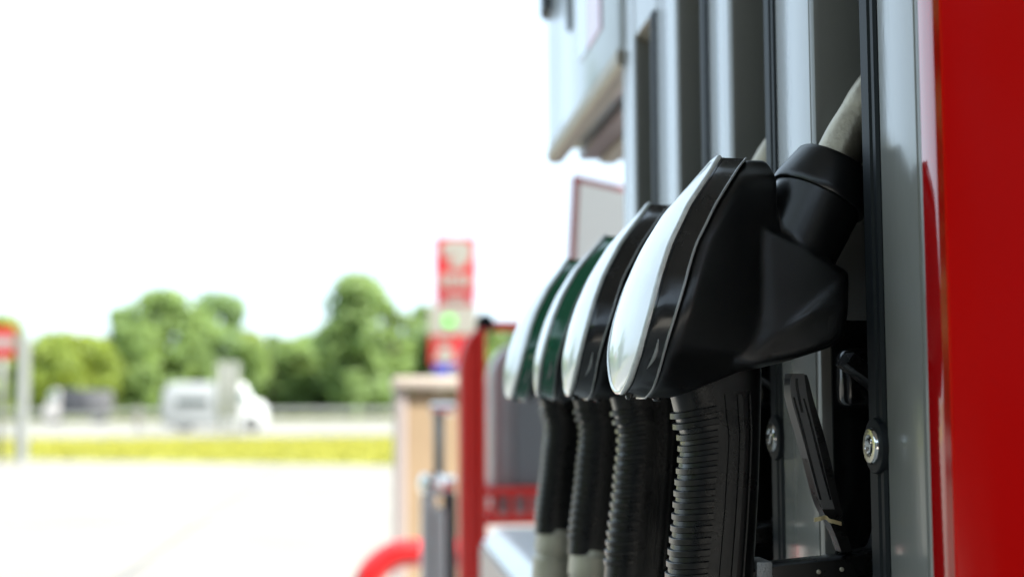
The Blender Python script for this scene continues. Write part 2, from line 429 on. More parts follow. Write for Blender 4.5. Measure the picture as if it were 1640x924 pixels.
# the case behind the face and its plinth
bm = bmesh.new(); box(bm, XP + .17, XP + .45, .674, 1.491, .15, 2.3); box(bm, XP + .031, XP + .169, 1.431, 1.4905, .15, 2.3, .001)
dlink('case', bm, M['silver_paint'])
bm = bmesh.new(); box(bm, XP + .02, XP + .43, .60, 3.10, .0, .149, .01); bm_o = bm
bmesh.ops.translate(bm, verts=bm.verts, vec=(0, 0, .0))
dlink('plinth', bm, M['dark_grey'])
# display head over the gap
HX = XP - .003
HZ = P(881, 240, Y=2.11).z - 1.446
n_before = set(bpy.data.objects)
bm = bmesh.new(); box(bm, HX, XP + .45, 1.495, 2.11, 1.446, 2.3, .006)
head = dlink('display_head', bm, M['head_paint'], smooth=30)
bm = bmesh.new()
prof = [(HX - .001, 1.445), (HX - .0015, 1.434), (HX + .001, 1.428), (HX + .008, 1.424), (HX + .022, 1.426), (HX + .022, 1.445)]
loft(bm, [[Vector((x, y, z)) for x, z in prof] for y in (1.496, 2.112)])
dlink('lower_edge', bm, M['beige_trim'], smooth=50)
bm = bmesh.new(); box(bm, HX + .045, XP + .44, 1.50, 2.095, 1.428, 1.4455, .002); dlink('soffit', bm, M['under_reflection'])
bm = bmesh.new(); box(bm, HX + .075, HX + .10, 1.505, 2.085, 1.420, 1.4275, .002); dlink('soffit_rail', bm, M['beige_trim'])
bm = bmesh.new(); lathe(bm, [(0, .018), (.004, .017), (.006, .012), (.006, 0)], (HX + .15, 1.66, 1.4275), (0, 0, -1), 24); dlink('soffit_lamp', bm, M['cream'], smooth=40)
bm = bmesh.new(); box(bm, HX - .003, HX + .001, 1.60, 1.70, 1.496, 1.84, .001); dlink('display_panel', bm, M['pink_print'])
bm = bmesh.new(); box(bm, HX - .003, HX + .001, 1.702, 1.765, 1.496, 1.84, .001); dlink('price_window', bm, M['blue_print'])
bm = bmesh.new()
tube(bm, [(HX - .001, 1.80, 1.65), (HX - .002, 1.84, 1.64), (HX - .003, 1.855, 1.62), (HX - .003, 1.855, 1.57), (HX - .001, 1.855, 1.56)], .0032, 10)
dlink('grab_handle', bm, mat('handle_grey', (.14, .14, .14), .5), smooth=True)
bm = bmesh.new(); box(bm, HX - .010, HX + .05, 2.05, 2.125, 1.645, 1.80, .010, 3); dlink('corner_cap', bm, M['trim'], smooth=40)
for o in set(bpy.data.objects) - n_before: o.location.z += HZ
# low cabinet under the gap with its bevelled steel sill
bm = bmesh.new()
prof = [(.229, .16), (.229, .772), (.228, .776), (.2535, .8005), (.262, .803), (.70, .803), (.70, .16)]
loft(bm, [[Vector((x, y, z)) for x, z in prof] for y in (1.494, 2.85)])
dlink('steel_sill', bm, M['steel'], smooth=20)
bm = bmesh.new(); box(bm, .222, .2285, 1.50, 2.845, .20, .769, .001); dlink('lower_panel', bm, M['pinkish'])

# ------------------------------------------------------------------ fuel nozzle
YC = 0.80
GROUP = 'fuel nozzles hanging in the dispenser recesses'
noz = thing('fuel_nozzle', 'nearest and largest fuel nozzle, black sided with white face, sharp in focus', 'fuel nozzle', (0.23, YC, H), 0, GROUP)
def nlink(name, bm, m, parent=None, smooth=False):
    o = link(name, bm, m, None, smooth)
    o.parent = parent or noz
    if not parent:
        for v in o.data.vertices: v.co -= Vector(noz.location)
    return o
def sub(o):                                   # a sub-part of o, modelled in the same space
    for v in o.data.vertices: v.co -= Vector(noz.location)
    return o

WMAX, BMAX = 0.054, 0.0072
Bpx = [(1152, 253, 0.0085), (1143, 267, 0.0135), (1134, 282, 0.0215), (1117, 308, 0.031), (1103, 330, 0.0365), (1088.6, 360, 0.0418), (1074, 391, 0.0455), (1062, 427, 0.05), (1055, 450, 0.0525), (1043, 497, 0.055), (1031, 540, 0.052), (1024, 565, 0.047), (1017, 585, 0.0395), (1011, 603, 0.0315), (1004, 618, 0.021), (998, 627, 0.009)]     # edge of the face and its half width there
Cpx = [(1194.5, 254.5), (1184, 267), (1174, 282), (1157.6, 308), (1144, 331), (1130, 360), (1115, 391), (1103.5, 427), (1097.5, 450),
       (1083.5, 497), (1070, 540), (1063, 565), (1057.6, 585), (1051, 607), (1044, 625), (1034, 637)]
Bp, Cp = [], []
for (bx, by, wv), (cx, cy) in zip(Bpx, Cpx):
    w = wv
    q = P(bx, by, Y=YC - w); Bp.append(Vector((q.x, q.z, w)))
    wc = w + 0.0035
    q = P(cx, cy, Y=YC - wc); Cp.append(Vector((q.x, q.z, wc)))
NB = 56
Bc, Cc = crom(Bp, NB), crom(Cp, NB)

# face plate
bm = bmesh.new()
rows = []
K = 16
for i, b in enumerate(Bc):
    t = Bc[min(i + 1, NB - 1)] - Bc[max(i - 1, 0)]
    nx, nz = t.y, -t.x
    L = math.hypot(nx, nz); nx, nz = nx / L, nz / L
    if nx > 0: nx, nz = -nx, -nz
    bul = BMAX * b.z / WMAX
    row = []
    for k in range(K + 1):
        u = -1 + 2 * k / K
        h = bul * (1 - abs(u) ** 2.1)
        row.append(Vector((b.x + nx * h, YC + u * b.z, b.y + nz * h)))
    rows.append(row)
inner = [[p + Vector((.004, 0, 0)) for p in (r[0], r[-1])] for r in rows]
vr = loft(bm, rows, caps=False, closed=False)
nlink('face_plate', bm, M['white_face'], smooth=True)

# side band of the guard
def band_mesh():
    bm = bmesh.new()
    rings = []
    for b, c in zip(Bc, Cc):
        m1 = b.lerp(c, .12); m1.z += .0006
        m2 = b.lerp(c, .5); m2.z += .0006
        near = [Vector((q.x, YC - q.z, q.y)) for q in (b, m1, m2, c)]
        far = [Vector((q.x, YC + q.z, q.y)) for q in (c, m2, m1, b)]
        rings.append(near + far)
    loft(bm, rings)
    return bm
band = nlink('side_band', band_mesh(), M['black_gloss'], smooth=45)
# rim round the face, and the lip behind the band
def loop(curve, off=0.0):
    near = [Vector((c.x, YC - c.z - off, c.y)) for c in curve]
    far = [Vector((c.x, YC + c.z + off, c.y)) for c in curve]
    return near + far[::-1]
bm = bmesh.new(); tube(bm, loop(Bc, -.0010), .0019, 10, closed=True); nlink('face_rim', bm, M['clear_rim'], smooth=True)
bm = bmesh.new(); tube(bm, loop(Cc, .0004), .00075, 8, closed=True); nlink('guard_lip', bm, M['clear_lip'], smooth=True)
Ec = [b.lerp(c, .16) for b, c in zip(Bc, Cc)]
bm = bmesh.new(); tube(bm, loop(Ec, .0004), .00035, 6, closed=True); nlink('guard_seam', bm, M['trim'], smooth=True)
# pale raised crescents: highlight of the band's notch put into shape and colour
bm = bmesh.new()
for s in (-1, 1):
    i0, i1 = 37, 45
    path = []
    for j in range(i0, i1 + 1):
        u = (j - i0) / (i1 - i0)
        q = Bc[j].lerp(Cc[j], .62 + .10 * math.sin(math.pi * u) - .12 * u)
        path.append(Vector((q.x, YC + s * (q.z + .0004), q.y)))
    bm = bmesh.new(); tube(bm, path, .0009, 8, rs=[.0002 + .0009 * math.sin(math.pi * j / (len(path) - 1)) for j in range(len(path))])
    nlink('notch_glint', bm, M['clear_lip'], smooth=True)

# screws under the guard
bm = bmesh.new()
for px, py, r in ((1008, 634, .0022), (1052, 637, .0025)):
    q = P(px, py, Y=YC - .006)
    lathe(bm, [(-.002, r), (.001, r), (.002, r * .6), (.0022, 0)], q, (-.2, 0, -1), 14)
nlink('guard_screw', bm, M['black_gloss'], smooth=40)

# one moulded body: guard back, housing, neck root
bm = bmesh.new()
rings = []
for i, c in enumerate(Cc):
    z = c.y
    # rear of the head: a steep back edge high up, running into the housing lower down
    zr = z - H
    if zr > 0.130: xb = 0.2300 - 0.0036 * min(1.2, (zr - .130) / .0092) ** 2
    elif zr > 0.088: xb = 0.2300
    else: xb = 0.2300 + (0.088 - zr) * 0.05
    xb = min(xb, c.x + 0.075)
    ypx = 645 - zr * 2795
    if ypx > 574: xb = min(xb, P(1244 - (ypx - 574) * 2.5, ypx, Y=YC - .02).x)
    xb = max(xb, c.x + .012)
    w = c.z - .0022
    wb = min(w, .0235)
    pr = [(c.x + .0006, w * .96), (c.x + .003, w), (c.x + .0075, w), (c.x + (xb - c.x) * .55, w * .45 + wb * .55), (xb, wb * .92)]
    ring = [Vector((x, YC - y, z)) for x, y in pr] + [Vector((x, YC + y, z)) for x, y in pr[::-1]]
    rings.append(ring)
loft(bm, rings)
TT = [(1195, 362, .0272), (1231, 369, .0272), (1290, 399, .0268), (1355, 440, .0265)]
LL = [(1354, 490, .0290), (1349, 532, .0294), (1330, 549, .0298), (1270, 569, .0306), (1208, 583, .0314)]
GG = [(1300, 498, .0312), (1240, 540, .0318), (1180, 578, .0318)]
LF = [(1180, 470, .0270)]
OO = [(1192, 357), (1232, 363), (1292, 392), (1360, 435), (1359.5, 492), (1354, 537), (1333, 556), (1271, 576), (1207, 592), (1178, 594), (1180, 470)]
P3 = lambda L: [P(x, y, Y=YC - w) for x, y, w in L]
tt, ll, gg, lf = P3(TT), P3(LL), P3(GG), P3(LF)
o1 = [P(x, y, Y=YC - .0235) for x, y in OO]
mir = lambda L: [Vector((p.x, 2 * YC - p.y, p.z)) for p in L]
def housing_side(f):
    c = {}
    def v(p):
        k = tuple(round(q, 6) for q in p)
        if k not in c: c[k] = bm.verts.new(p)
        return c[k]
    T, L_, G, Q, O_ = f(tt), f(ll), f(gg), f(lf), f(o1)
    bm.faces.new([v(p) for p in T + G + Q]); bm.faces.new([v(p) for p in [T[3]] + L_ + G[::-1]])
    rim = T + L_ + [G[2]] + Q
    for i in range(len(rim)):
        j = (i + 1) % len(rim)
        bm.faces.new([v(p) for p in (rim[i], rim[j], O_[j], O_[i])])
    return [v(p) for p in O_]
va, vb = housing_side(lambda L: L), housing_side(mir)
for i in range(len(va)):
    j = (i + 1) % len(va)
    bm.faces.new((va[i], va[j], vb[j], vb[i]))
AX = Vector((math.cos(R(62)), 0, math.sin(R(62))))
rimc = P(1339, 260, Y=YC)
lathe(bm, [(-.085, .0255), (-.0258, .0262), (-.0245, .0262), (-.02, .0262)], rimc, AX, 40)
me = bpy.data.meshes.new('tmpbody'); bmesh.ops.recalc_face_normals(bm, faces=bm.faces); bm.to_mesh(me); bm.free()
tmp = bpy.data.objects.new('tmpbody', me); COL.objects.link(tmp)
md = tmp.modifiers.new('r', 'REMESH'); md.mode = 'VOXEL'; md.voxel_size = .0011
ms = tmp.modifiers.new('s', 'SMOOTH'); ms.factor = .5; ms.iterations = 26
dg = bpy.context.evaluated_depsgraph_get()
body_me = bpy.data.meshes.new_from_object(tmp.evaluated_get(dg))
bpy.data.objects.remove(tmp, do_unlink=True)
body_me.name = 'body'
body_me.materials.clear(); body_me.materials.append(M['black_body'])
for p in body_me.polygons: p.use_smooth = True
for v in body_me.vertices: v.co -= Vector(noz.location)
body = bpy.data.objects.new('body', body_me); COL.objects.link(body); body.parent = noz
# collar and spout
bm = bmesh.new()
lathe(bm, [(-.0252, .0255), (-.0246, .0283), (-.0235, .0287), (-.020, .0284), (-.004, .0238), (-.0016, .0230), (-.0003, .0218), (0, .0195), (-.003, .0165), (-.02, .016)], rimc, AX, 56)
nlink('collar', bm, M['black_body'], smooth=50)
sp = [rimc - AX * .02, rimc, rimc + AX * .016, rimc + AX * .030 + Vector((.0015, 0, 0)), rimc + Vector((.0235, 0, .0395)), rimc + Vector((.035, 0, .052)), rimc + Vector((.049, 0, .062)), rimc + Vector((.066, 0, .069)), rimc + Vector((.085, 0, .074))]
bm = bmesh.new(); tube(bm, crom(sp, 36), .0136, 32); nlink('spout', bm, M['spout'], smooth=60)

# grip
hp = [(585, 1066, 1224), (615, 1070, 1223.5), (640, 1077, 1223), (673, 1085, 1222), (695, 1091.5, 1221.5), (729, 1091.5, 1220), (768, 1087, 1219), (828, 1082, 1216), (914, 1072, 1211), (1002, 1064, 1206)]
hpts = []
for y, l, r in hp:
    a = P(l, y, Y=YC); b = P(r, y, Y=YC - .012)
    hpts.append(Vector((a.x, b.x, (a.z + b.z) / 2)))
hc = crom(hpts, 60)
def gsec(xl, xr, z, yw=.0195, tilt=0.0, n=44, e=3.0, grow=0.0):
    cx, hw = (xl + xr) / 2, (xr - xl) / 2
    out = []
    for k in range(n):
        a = 2 * math.pi * k / n
        c, s = math.cos(a), math.sin(a)
        ex = (2.2 if c < 0 else 4.0)
        x = cx + (hw + grow) * math.copysign(abs(c) ** (2 / ex), c)
        y = YC + (yw + grow) * math.copysign(abs(s) ** (2 / 2.9), s)
        out.append(Vector((x, y, z + tilt * (x - cx))))
    return out
bm = bmesh.new()
loft(bm, [gsec(q.x, q.y, q.z) for q in hc])
grip = nlink('grip', bm, M['black_grip'], smooth=50)
def grip_at(z):
    for a, b in zip(hc, hc[1:]):
        if b.z <= z <= a.z:
            return a.lerp(b, (a.z - z) / max(1e-9, a.z - b.z))
    return hc[-1]
# ribs wrap the front half of the grip
bm = bmesh.new()
zr = P(1090, 652, Y=YC).z
zend = hc[-1].z + .010
idx = 0
while zr > zend:
    q = grip_at(zr); tilt = 0.20 - 0.10 * min(1, idx / 8)
    def half(z, grow):
        pts = gsec(q.x, q.y, z, tilt=tilt, n=88, grow=grow)
        cx = (q.x + q.y) / 2
        lim = q.x + (q.y - q.x) * (0.44 if idx < 2 else .40)
        k = [p for p in pts if p.x < lim]
        k.sort(key=lambda p: math.atan2(p.y - YC, -(p.x - cx)))
        return k
    hgt = .0038
    prof = [(-hgt / 2, -.0012), (-hgt / 2, .0011), (-hgt / 2 + .0004, .0016), (hgt / 2 - .0004, .0016), (hgt / 2, .0011), (hgt / 2, -.0012)]
    arcs = [half(zr + dz, g) for dz, g in prof]
    n = min(len(a) for a in arcs)
    rings = [[arcs[j][min(i, len(arcs[j]) - 1)] for j in range(len(prof))] for i in range(n)]
    loft(bm, rings)
    zr -= .0066; idx += 1
sub(link('grip_ribs', bm, M['black_grip'], grip, smooth=40))
# long raised bars on both flanks
bm = bmesh.new()
for fr, wd in ((.545, .0038), (.685, .0034), (.80, .0016)):
    for s in (-1, 1):
        path = [q for q in hc if P(0, 636, Y=YC).z > q.z > hc[-1].z + .01]
        rings = []
        for q in path:
            x = q.x + (q.y - q.x) * fr
            y = YC + s * .0190
            rings.append([Vector((x - wd / 2, y, q.z)), Vector((x - wd / 2 + .0004, y + s * .0017, q.z)), Vector((x + wd / 2 - .0004, y + s * .0017, q.z)), Vector((x + wd / 2, y, q.z))])
        loft(bm, rings)
sub(link('grip_bars', bm, M['black_grip'], grip))
# swivel coupling and hose
q = hc[-1]; cb = Vector(((q.x + q.y) / 2, YC, q.z))
tdir = (Vector(((hc[-1].x + hc[-1].y) / 2, 0, hc[-1].z)) - Vector(((hc[-12].x + hc[-12].y) / 2, 0, hc[-12].z))).normalized()
bm = bmesh.new()
lathe(bm, [(-.004, .0200), (0, .0205), (.002, .0222), (.018, .0222), (.020, .0205), (.023, .0205), (.025, .0228), (.045, .0228), (.047, .021), (.062, .020), (.075, .0165)], cb, tdir, 40)
nlink('swivel_coupling', bm, M['coupling'], smooth=40)
h0 = cb + tdir * .07
hpth = crom([h0, h0 + tdir * .08, h0 + Vector((-.035, 0, -.20)), h0 + Vector((-.03, 0, -.36)), h0 + Vector((.03, 0, -.44)), h0 + Vector((.095, 0, -.40)), h0 + Vector((.135, 0, -.34))], 48)
bm = bmesh.new(); tube(bm, hpth, .0125, 20); nlink('hose', bm, M['rubber_hose'], smooth=60)

# lever
def path_strip(bm, px, Yplane, half, thick, bev=.0):
    """A flat bar: photo-traced line of (left, right) edges, given depth in y."""
    L = [P(a, y, Y=YC - half) for y, a, b in px]; Rr_ = [P(b, y, Y=YC - half) for y, a, b in px]
    L = crom(L, 30); Rr_ = crom(Rr_, 30)
    loft(bm, [[Vector((a.x, YC - half, a.z)), Vector((b.x, YC - half, b.z)), Vector((b.x, YC + half, b.z)), Vector((a.x, YC + half, a.z))] for a, b in zip(L, Rr_)])
bm = bmesh.new()
lv = [(600, 1268, 1292), (612, 1265, 1296), (640, 1268, 1303), (690, 1282, 1318), (740, 1295, 1331), (790, 1308, 1342), (820, 1319, 1349), (845, 1333, 1354), (884, 1348, 1366)]
path_strip(bm, lv, YC, .0055, .01)
lever = nlink('lever', bm, M['black_grip'], smooth=40)
bm = bmesh.new()
rails = [[(598, 1268, 1288), (615, 1266, 1290), (640, 1268, 1294), (690, 1282, 1306), (740, 1296, 1318), (790, 1309, 1330), (815, 1318, 1337)],
         ]
for rl in rails: path_strip(bm, rl, YC, .0066, .01)
lr = sub(link('lever_plate', bm, M['cast_grey'], lever))
lr.data.materials[0] = mat('lever_black', (0.085, 0.082, 0.078), 0.40, spec=.5, bump=.1, bscale=700)
bm = bmesh.new()
for sl_ in ([(606, 1274, 1278), (625, 1275.5, 1279.5), (660, 1283, 1287)], [(636, 1270, 1273), (690, 1284, 1288), (750, 1299, 1303), (800, 1313, 1316)],
            [(638, 1286, 1289), (690, 1300, 1303.5), (750, 1315, 1319), (800, 1329, 1332)]):
    path_strip(bm, sl_, YC, .0069, .01)
sub(link('lever_slots', bm, M['boot'], lever))
bm = bmesh.new()
tp = [P(1304, 832, Y=YC - .010), P(1314, 830, Y=YC - .0125), P(1322, 828, Y=YC - .0115), P(1328, 833, Y=YC - .0125), P(1336, 835, Y=YC - .0125), P(1347, 838, Y=YC - .011)]
tp = crom(tp, 16)
loft(bm, [[p + Vector((0, -.0008, -.0011)), p + Vector((0, -.0008, .0011)), p + Vector((0, .0008, .0011)), p + Vector((0, .0008, -.0011))] for p in tp])
tube(bm, [P(1322, 828, Y=YC - .011), P(1322, 828, Y=YC + .011)], .0011, 8)
tube(bm, [P(1340, 836, Y=YC - .011), P(1340, 836, Y=YC + .011)], .0011, 8)
sub(link('cable_tie', bm, M['tie'], lever))
# guard bow round the lever
gl = [(1203, 918), (1240, 908), (1290, 902), (1345, 896), (1385, 888), (1420, 872), (1438, 800), (1440, 710), (1430, 620), (1362, 560)]
gp = crom([P(x, y + 14, Y=YC - .010) for x, y in gl], 40)
bm = bmesh.new()
rings = []
for i, p in enumerate(gp):
    t = (gp[min(i + 1, 39)] - gp[max(i - 1, 0)]); t.y = 0; t.normalize()
    n_ = Vector((-t.z, 0, t.x)); hh = .0062 if i < 26 else .0045
    rings.append([Vector((p.x, 0, p.z)) + n_ * a * hh + Vector((0, YC + b, 0)) for a, b in ((-.8, -.010), (.8, -.010), (1, -.008), (1, .008), (.8, .010), (-.8, .010), (-1, .008), (-1, -.008))])
loft(bm, rings)
guard = nlink('lever_guard', bm, M['black_grip'], smooth=35)
bm = bmesh.new()
a = P(1210, 900, Y=YC - .0105); b = P(1237, 940, Y=YC - .0105)
box(bm, a.x, b.x, YC - .0125, YC + .0125, b.z, a.z + .0006, .0012)
sub(link('guard_clamp', bm, M['cast_grey'], guard, smooth=40))
bm = bmesh.new()
for px, py in ((1311, 915), (1348, 911)):
    lathe(bm, [(-.001, .0013), (.0006, .0013), (.001, .0008), (.001, 0)], P(px, py, Y=YC - .0102), (0, -1, 0), 12)
sub(link('guard_rivets', bm, M['coupling'], guard))

labels = ['second nearest fuel nozzle, black sided, between the nearest one and the green pair',
          'green sided fuel nozzle with white face hanging right behind the second black nozzle',
          'farthest fuel nozzle, green sided, its white face leftmost of the row']
green_me = band.data.copy(); green_me.materials[0] = M['green_gloss']
for k in range(3):
    c = copy_thing(noz, labels[k])
    c.location.y += PITCH_Y * (k + 1)
    th = R((-2.8, -7.5, 1.5)[k])            # each hangs turned a little differently about its grip
    piv = Vector((-.040, 0, 0)); off = piv - Matrix.Rotation(th, 3, 'Z') @ piv
    c.rotation_euler.z = th; c.location += off + Vector(((-.002, -.0005, -.006)[k], 0, 0))
    if k >= 1:
        for ch in [q for q in bpy.data.objects if q.parent == c and q.name.startswith('side_band')]:
            ch.data = green_me

# ------------------------------------------------------------------ things at the end of the island
# red rack
rk = thing('display_rack', 'red steel rack frame with black corner knob standing behind the row of nozzles', 'rack', (0.5, 3.5, 0.14))
def rlink(root, name, bm, m, smooth=False):
    o = link(name, bm, m, root, smooth)
    for v in o.data.vertices: v.co -= Vector(root.location)
    return o
def at(px, py, Y): return P(px, py, Y=Y)
Yr = 3.45
def post(x0, x1, mirror=False):
    bm = bmesh.new()
    zt = at(760, 527, Yr).z
    w = x1 - x0
    sec = lambda z, a, b: [Vector((a, Yr - .02, z)), Vector((a + .006, Yr - .028, z)), Vector((b - .022, Yr - .028, z)), Vector((b - .018, Yr - .02, z)), Vector((b - .012, Yr - .034, z)), Vector((b, Yr - .030, z)), Vector((b, Yr + .03, z)), Vector((a, Yr + .03, z))]
    rings = [sec(0.14, x0, x1), sec(zt - .09, x0, x1), sec(zt - .06, x0 + .004, x1), sec(zt - .03, x0 + .014, x1), sec(zt - .008, x0 + .032, x1), sec(zt, x0 + .042, x1)]
    loft(bm, rings); return bm
xa, xb = at(735, 700, Yr).x, at(777, 700, Yr).x
rlink(rk, 'post', post(xa, xb), M['rack_red'], 30)
rlink(rk, 'post', post(xa + .52, xb + .52), M['rack_red'], 30)
b0 = at(786, 523, Yr)
bm = bmesh.new(); box(bm, xb - .004, xa + .55, Yr - .015, Yr + .015, b0.z - .012, b0.z + .012, .004); rlink(rk, 'top_bar', bm, M['rack_red'])
bm = bmesh.new(); kq = at(776, 518, Yr); lathe(bm, [(-.05, .020), (.0, .023), (.008, .021), (.011, .012), (.011, 0)], kq + Vector((0, -.02, 0)), (0, -1, 0), 20); rlink(rk, 'corner_knob', bm, M['trim'], 40)
bm = bmesh.new()
zt_, zb_ = at(800, 786, Yr).z, at(800, 832, Yr).z
for z in (zt_, zb_):
    for yy in (Yr - .02, Yr + .26):
        tube(bm, [(xb - .005, yy, z), (xa + .53, yy, z)], .011, 10)
    for xx in (xb + .005, xa + .515):
        tube(bm, [(xx, Yr - .02, z), (xx, Yr + .26, z)], .009, 10)
for i in range(12):
    xx = xb + .02 + i * .042
    tube(bm, [(xx, Yr - .02, zt_), (xx, Yr - .02, zb_), (xx, Yr + .26, zb_), (xx, Yr + .26, zt_)], .0065, 8)
rlink(rk, 'basket', bm, M['rack_red'], 60)

# grey canister standing in the basket
g0 = at(782, 790, Yr + .08)
ztop = at(830, 547, Yr + .08).z
can = thing('canister', 'grey plastic canister with rounded shoulders standing in the red rack basket', 'canister', (g0.x + .17, Yr + .12, zb_ + .012))
bm = bmesh.new()
xl, xr_ = g0.x + .006, g0.x + .36
ol = []
for a in range(0, 91, 15): ol.append((xl + .09 - .09 * math.sin(R(90 - a)) if False else xl + .08 - .08 * math.cos(R(a)), ztop - .09 + .09 * math.sin(R(a))))
for a in range(0, 91, 15): ol.append((xr_ - .08 + .08 * math.sin(R(a)), ztop - .09 + .09 * math.cos(R(a))))
ol += [(xr_, zb_ + .012), (xl, zb_ + .012)]
extrude_y(bm, ol, Yr + .02, Yr + .22, .02, 3)
rlink(can, 'shell', bm, M['grey_plastic'], 40)
bm = bmesh.new(); box(bm, xl + .05, xr_ - .03, Yr + .008, Yr + .0195, zb_ + .08, ztop - .10, .004); rlink(can, 'front_moulding', bm, mat('grey_mould', (.18, .18, .19), .35))
bm = bmesh.new(); lathe(bm, [(0, .025), (.03, .025), (.034, .02), (.034, 0)], (xl + .17, Yr + .12, ztop - .002), (0, 0, 1), 20); rlink(can, 'cap', bm, M['dark_grey'], 40)

# crash hoop
hp_ = thing('crash_hoop', 'red tubular crash hoop bent over at the end of the pump island', 'barrier', (0.12, 4.8, 0))
Yh = 4.8
pp = [at(575, 1400, Yh), at(575, 1010, Yh), at(580, 960, Yh), at(597, 916, Yh), at(628, 891, Yh), at(662, 885, Yh), at(760, 885, Yh), at(800, 893, Yh), at(830, 930, Yh), at(836, 1000, Yh), at(836, 1400, Yh)]
pp[0].z = 0.0; pp[-1].z = 0.14
pp[0].x = pp[1].x; pp[-1].x = pp[-2].x
for p in pp: p.y = Yh
bm = bmesh.new(); tube(bm, crom(pp, 80), .047, 24); rlink(hp_, 'hoop', bm, M['hoop_red'], 60)
for p, zz in ((pp[0], 0.0), (pp[-1], .14)):
    bm = bmesh.new(); lathe(bm, [(-.007, .09), (.012, .09), (.014, .06), (.05, .045)], Vector((p.x, Yh, zz)), (0, 0, 1), 24)
    rlink(hp_, 'base_plate', bm, M['hoop_red'], 40)

# tan cabinet
Yk = 5.6
tc = thing('cabinet', 'tan cabinet with cream lid and pale frame behind the red rack post', 'cabinet', (at(720, 645, Yk).x, Yk, 0))
x0, x1 = at(634, 645, Yk).x, at(786, 645, Yk).x; zt_k = at(680, 603, Yk).z
fw = .042
bm = bmesh.new(); box(bm, x0 + fw, x1 - fw, Yk + .012, Yk + .5, 0.02, zt_k - .06, .003); rlink(tc, 'body', bm, M['tan'])
for xx in (x0, x1 - fw):
    bm = bmesh.new(); box(bm, xx, xx + fw, Yk, Yk + .5, 0, zt_k - .05, .008); rlink(tc, 'frame_post', bm, M['pinkgrey'])
bm = bmesh.new(); box(bm, x0 - .012, x1 + .012, Yk - .02, Yk + .52, zt_k - .049, zt_k, .012); rlink(tc, 'lid', bm, M['cream'], 30)

# standpipe with fittings
Ys = 4.1
sp0 = at(703, 645, Ys)
st = thing('standpipe', 'thin grey standpipe with shiny fittings in front of the tan cabinet', 'standpipe', (sp0.x, Ys, 0))
bm = bmesh.new(); tube(bm, [(sp0.x, Ys, at(0, 780, Ys).z), (sp0.x, Ys, at(0, 655, Ys).z)], .016, 12); rlink(st, 'riser', bm, M['galv'], True)
bm = bmesh.new()
for a, b in ((690, 716), (716, 728)):
    tube(bm, [at(a, 655, Ys), at(b, 655, Ys)], .018, 12)
rlink(st, 'tap_head', bm, M['chrome'], 60)
bm = bmesh.new()
tube(bm, [at(680, 778, Ys), at(728, 778, Ys)], .03, 14); lathe(bm, [(-.03, .03), (0, .045), (.03, .03)], at(692, 775, Ys), (0, 0, 1), 16)
rlink(st, 'valve_block', bm, M['chrome'], 60)
for px_, w_ in ((686, .021), (702, .03), (720, .02)):
    b0_ = at(px_, 800, Ys)
    bm = bmesh.new(); box(bm, b0_.x - w_, b0_.x + w_, Ys - .03, Ys + .03, 0.0, b0_.z + (.02 if px_ != 702 else -.02), .008); rlink(st, 'pedestal_leg', bm, mat('pale_zinc', (.55, .56, .55), .4) if px_ != 720 else M['dark_grey'])

# tilted red bordered board
sb = thing('notice_board', 'white board with thin red border on a post behind the dispenser gap', 'sign', (0.55, 3.9, .14))
Yb = 3.75
A = at(920, 279, Yb); Bq = at(1075, 303, Yb + .25); D = at(934, 470, Yb)
hx = Vector((.84, .54, 0)); rl = R(4.5)       # a flat rectangle hanging slightly askew
ux = (hx * math.cos(rl) + Vector((0, 0, -1)) * math.sin(rl)) * .36
uz = (hx * math.sin(rl) * -1 + Vector((0, 0, -1)) * math.cos(rl)) * .36
uz = (uz - ux * uz.dot(ux) / ux.length_squared)
nn = ux.cross(uz).normalized()
if nn.y > 0: nn = -nn
def plate(a0, a1, b0, b1, f, t):
    b2 = bmesh.new()
    c = [A + ux * a + uz * b for a, b in ((a0, b0), (a1, b0), (a1, b1), (a0, b1))]
    loft(b2, [[p + nn * f for p in c], [p + nn * (f - t) for p in c]])
    return b2
rlink(sb, 'border', plate(0, 1, 0, 1.3, 0, .012), M['sign_red'])
rlink(sb, 'board_face', plate(.045, .955, .05, 1.26, .003, .0035), mat('board_white', (.78, .77, .73), .5))
mp_ = A + ux * .55 + uz * 1.3 - nn * .006
bm = bmesh.new(); tube(bm, [mp_, Vector((mp_.x, mp_.y, .14))], .02, 12); rlink(sb, 'post', bm, M['galv'], True)

# ------------------------------------------------------------------ price pylon
Yp = 45.0
py_ = thing('price_pylon', 'tall red and white price pylon sign standing in front of the trees', 'sign', (at(728, 645, Yp).x, Yp, 0))
def panel(name, px0, px1, py0, py1, m, dy=0.0, t=.4, root=None, Y=Yp):
    a, b = at(px0, py0, Y), at(px1, py1, Y)
    bm = bmesh.new(); box(bm, a.x, b.x, Y + dy, Y + dy + t, b.z, a.z, .01)
    return rlink(root or py_, name, bm, m)
def flat(name, poly, m, Y, dy, parent):
    b2 = bmesh.new()
    pts = [at(x, y, Y) for x, y in poly]
    loft(b2, [[Vector((p.x, Y + dy, p.z)) for p in pts], [Vector((p.x, Y + dy + .02, p.z)) for p in pts]])
    return rlink(parent, name, b2, m)
panel('top_panel', 697, 763, 379, 468, M['sign_red'])
panel('maroon_band', 698, 761, 468.6, 489, M['sign_maroon'])
panel('price_panel', 687, 764, 489.6, 536, M['pylon_white'], -.02)
panel('lower_panel', 689, 748, 536.6, 584, M['sign_red'])
panel('blue_band', 696, 745, 584.6, 598, M['sign_blue'])
panel('leg', 700, 712, 598.6, 700, M['galv'], .1, .15); panel('leg', 732, 744, 598.6, 700, M['galv'], .1, .15)
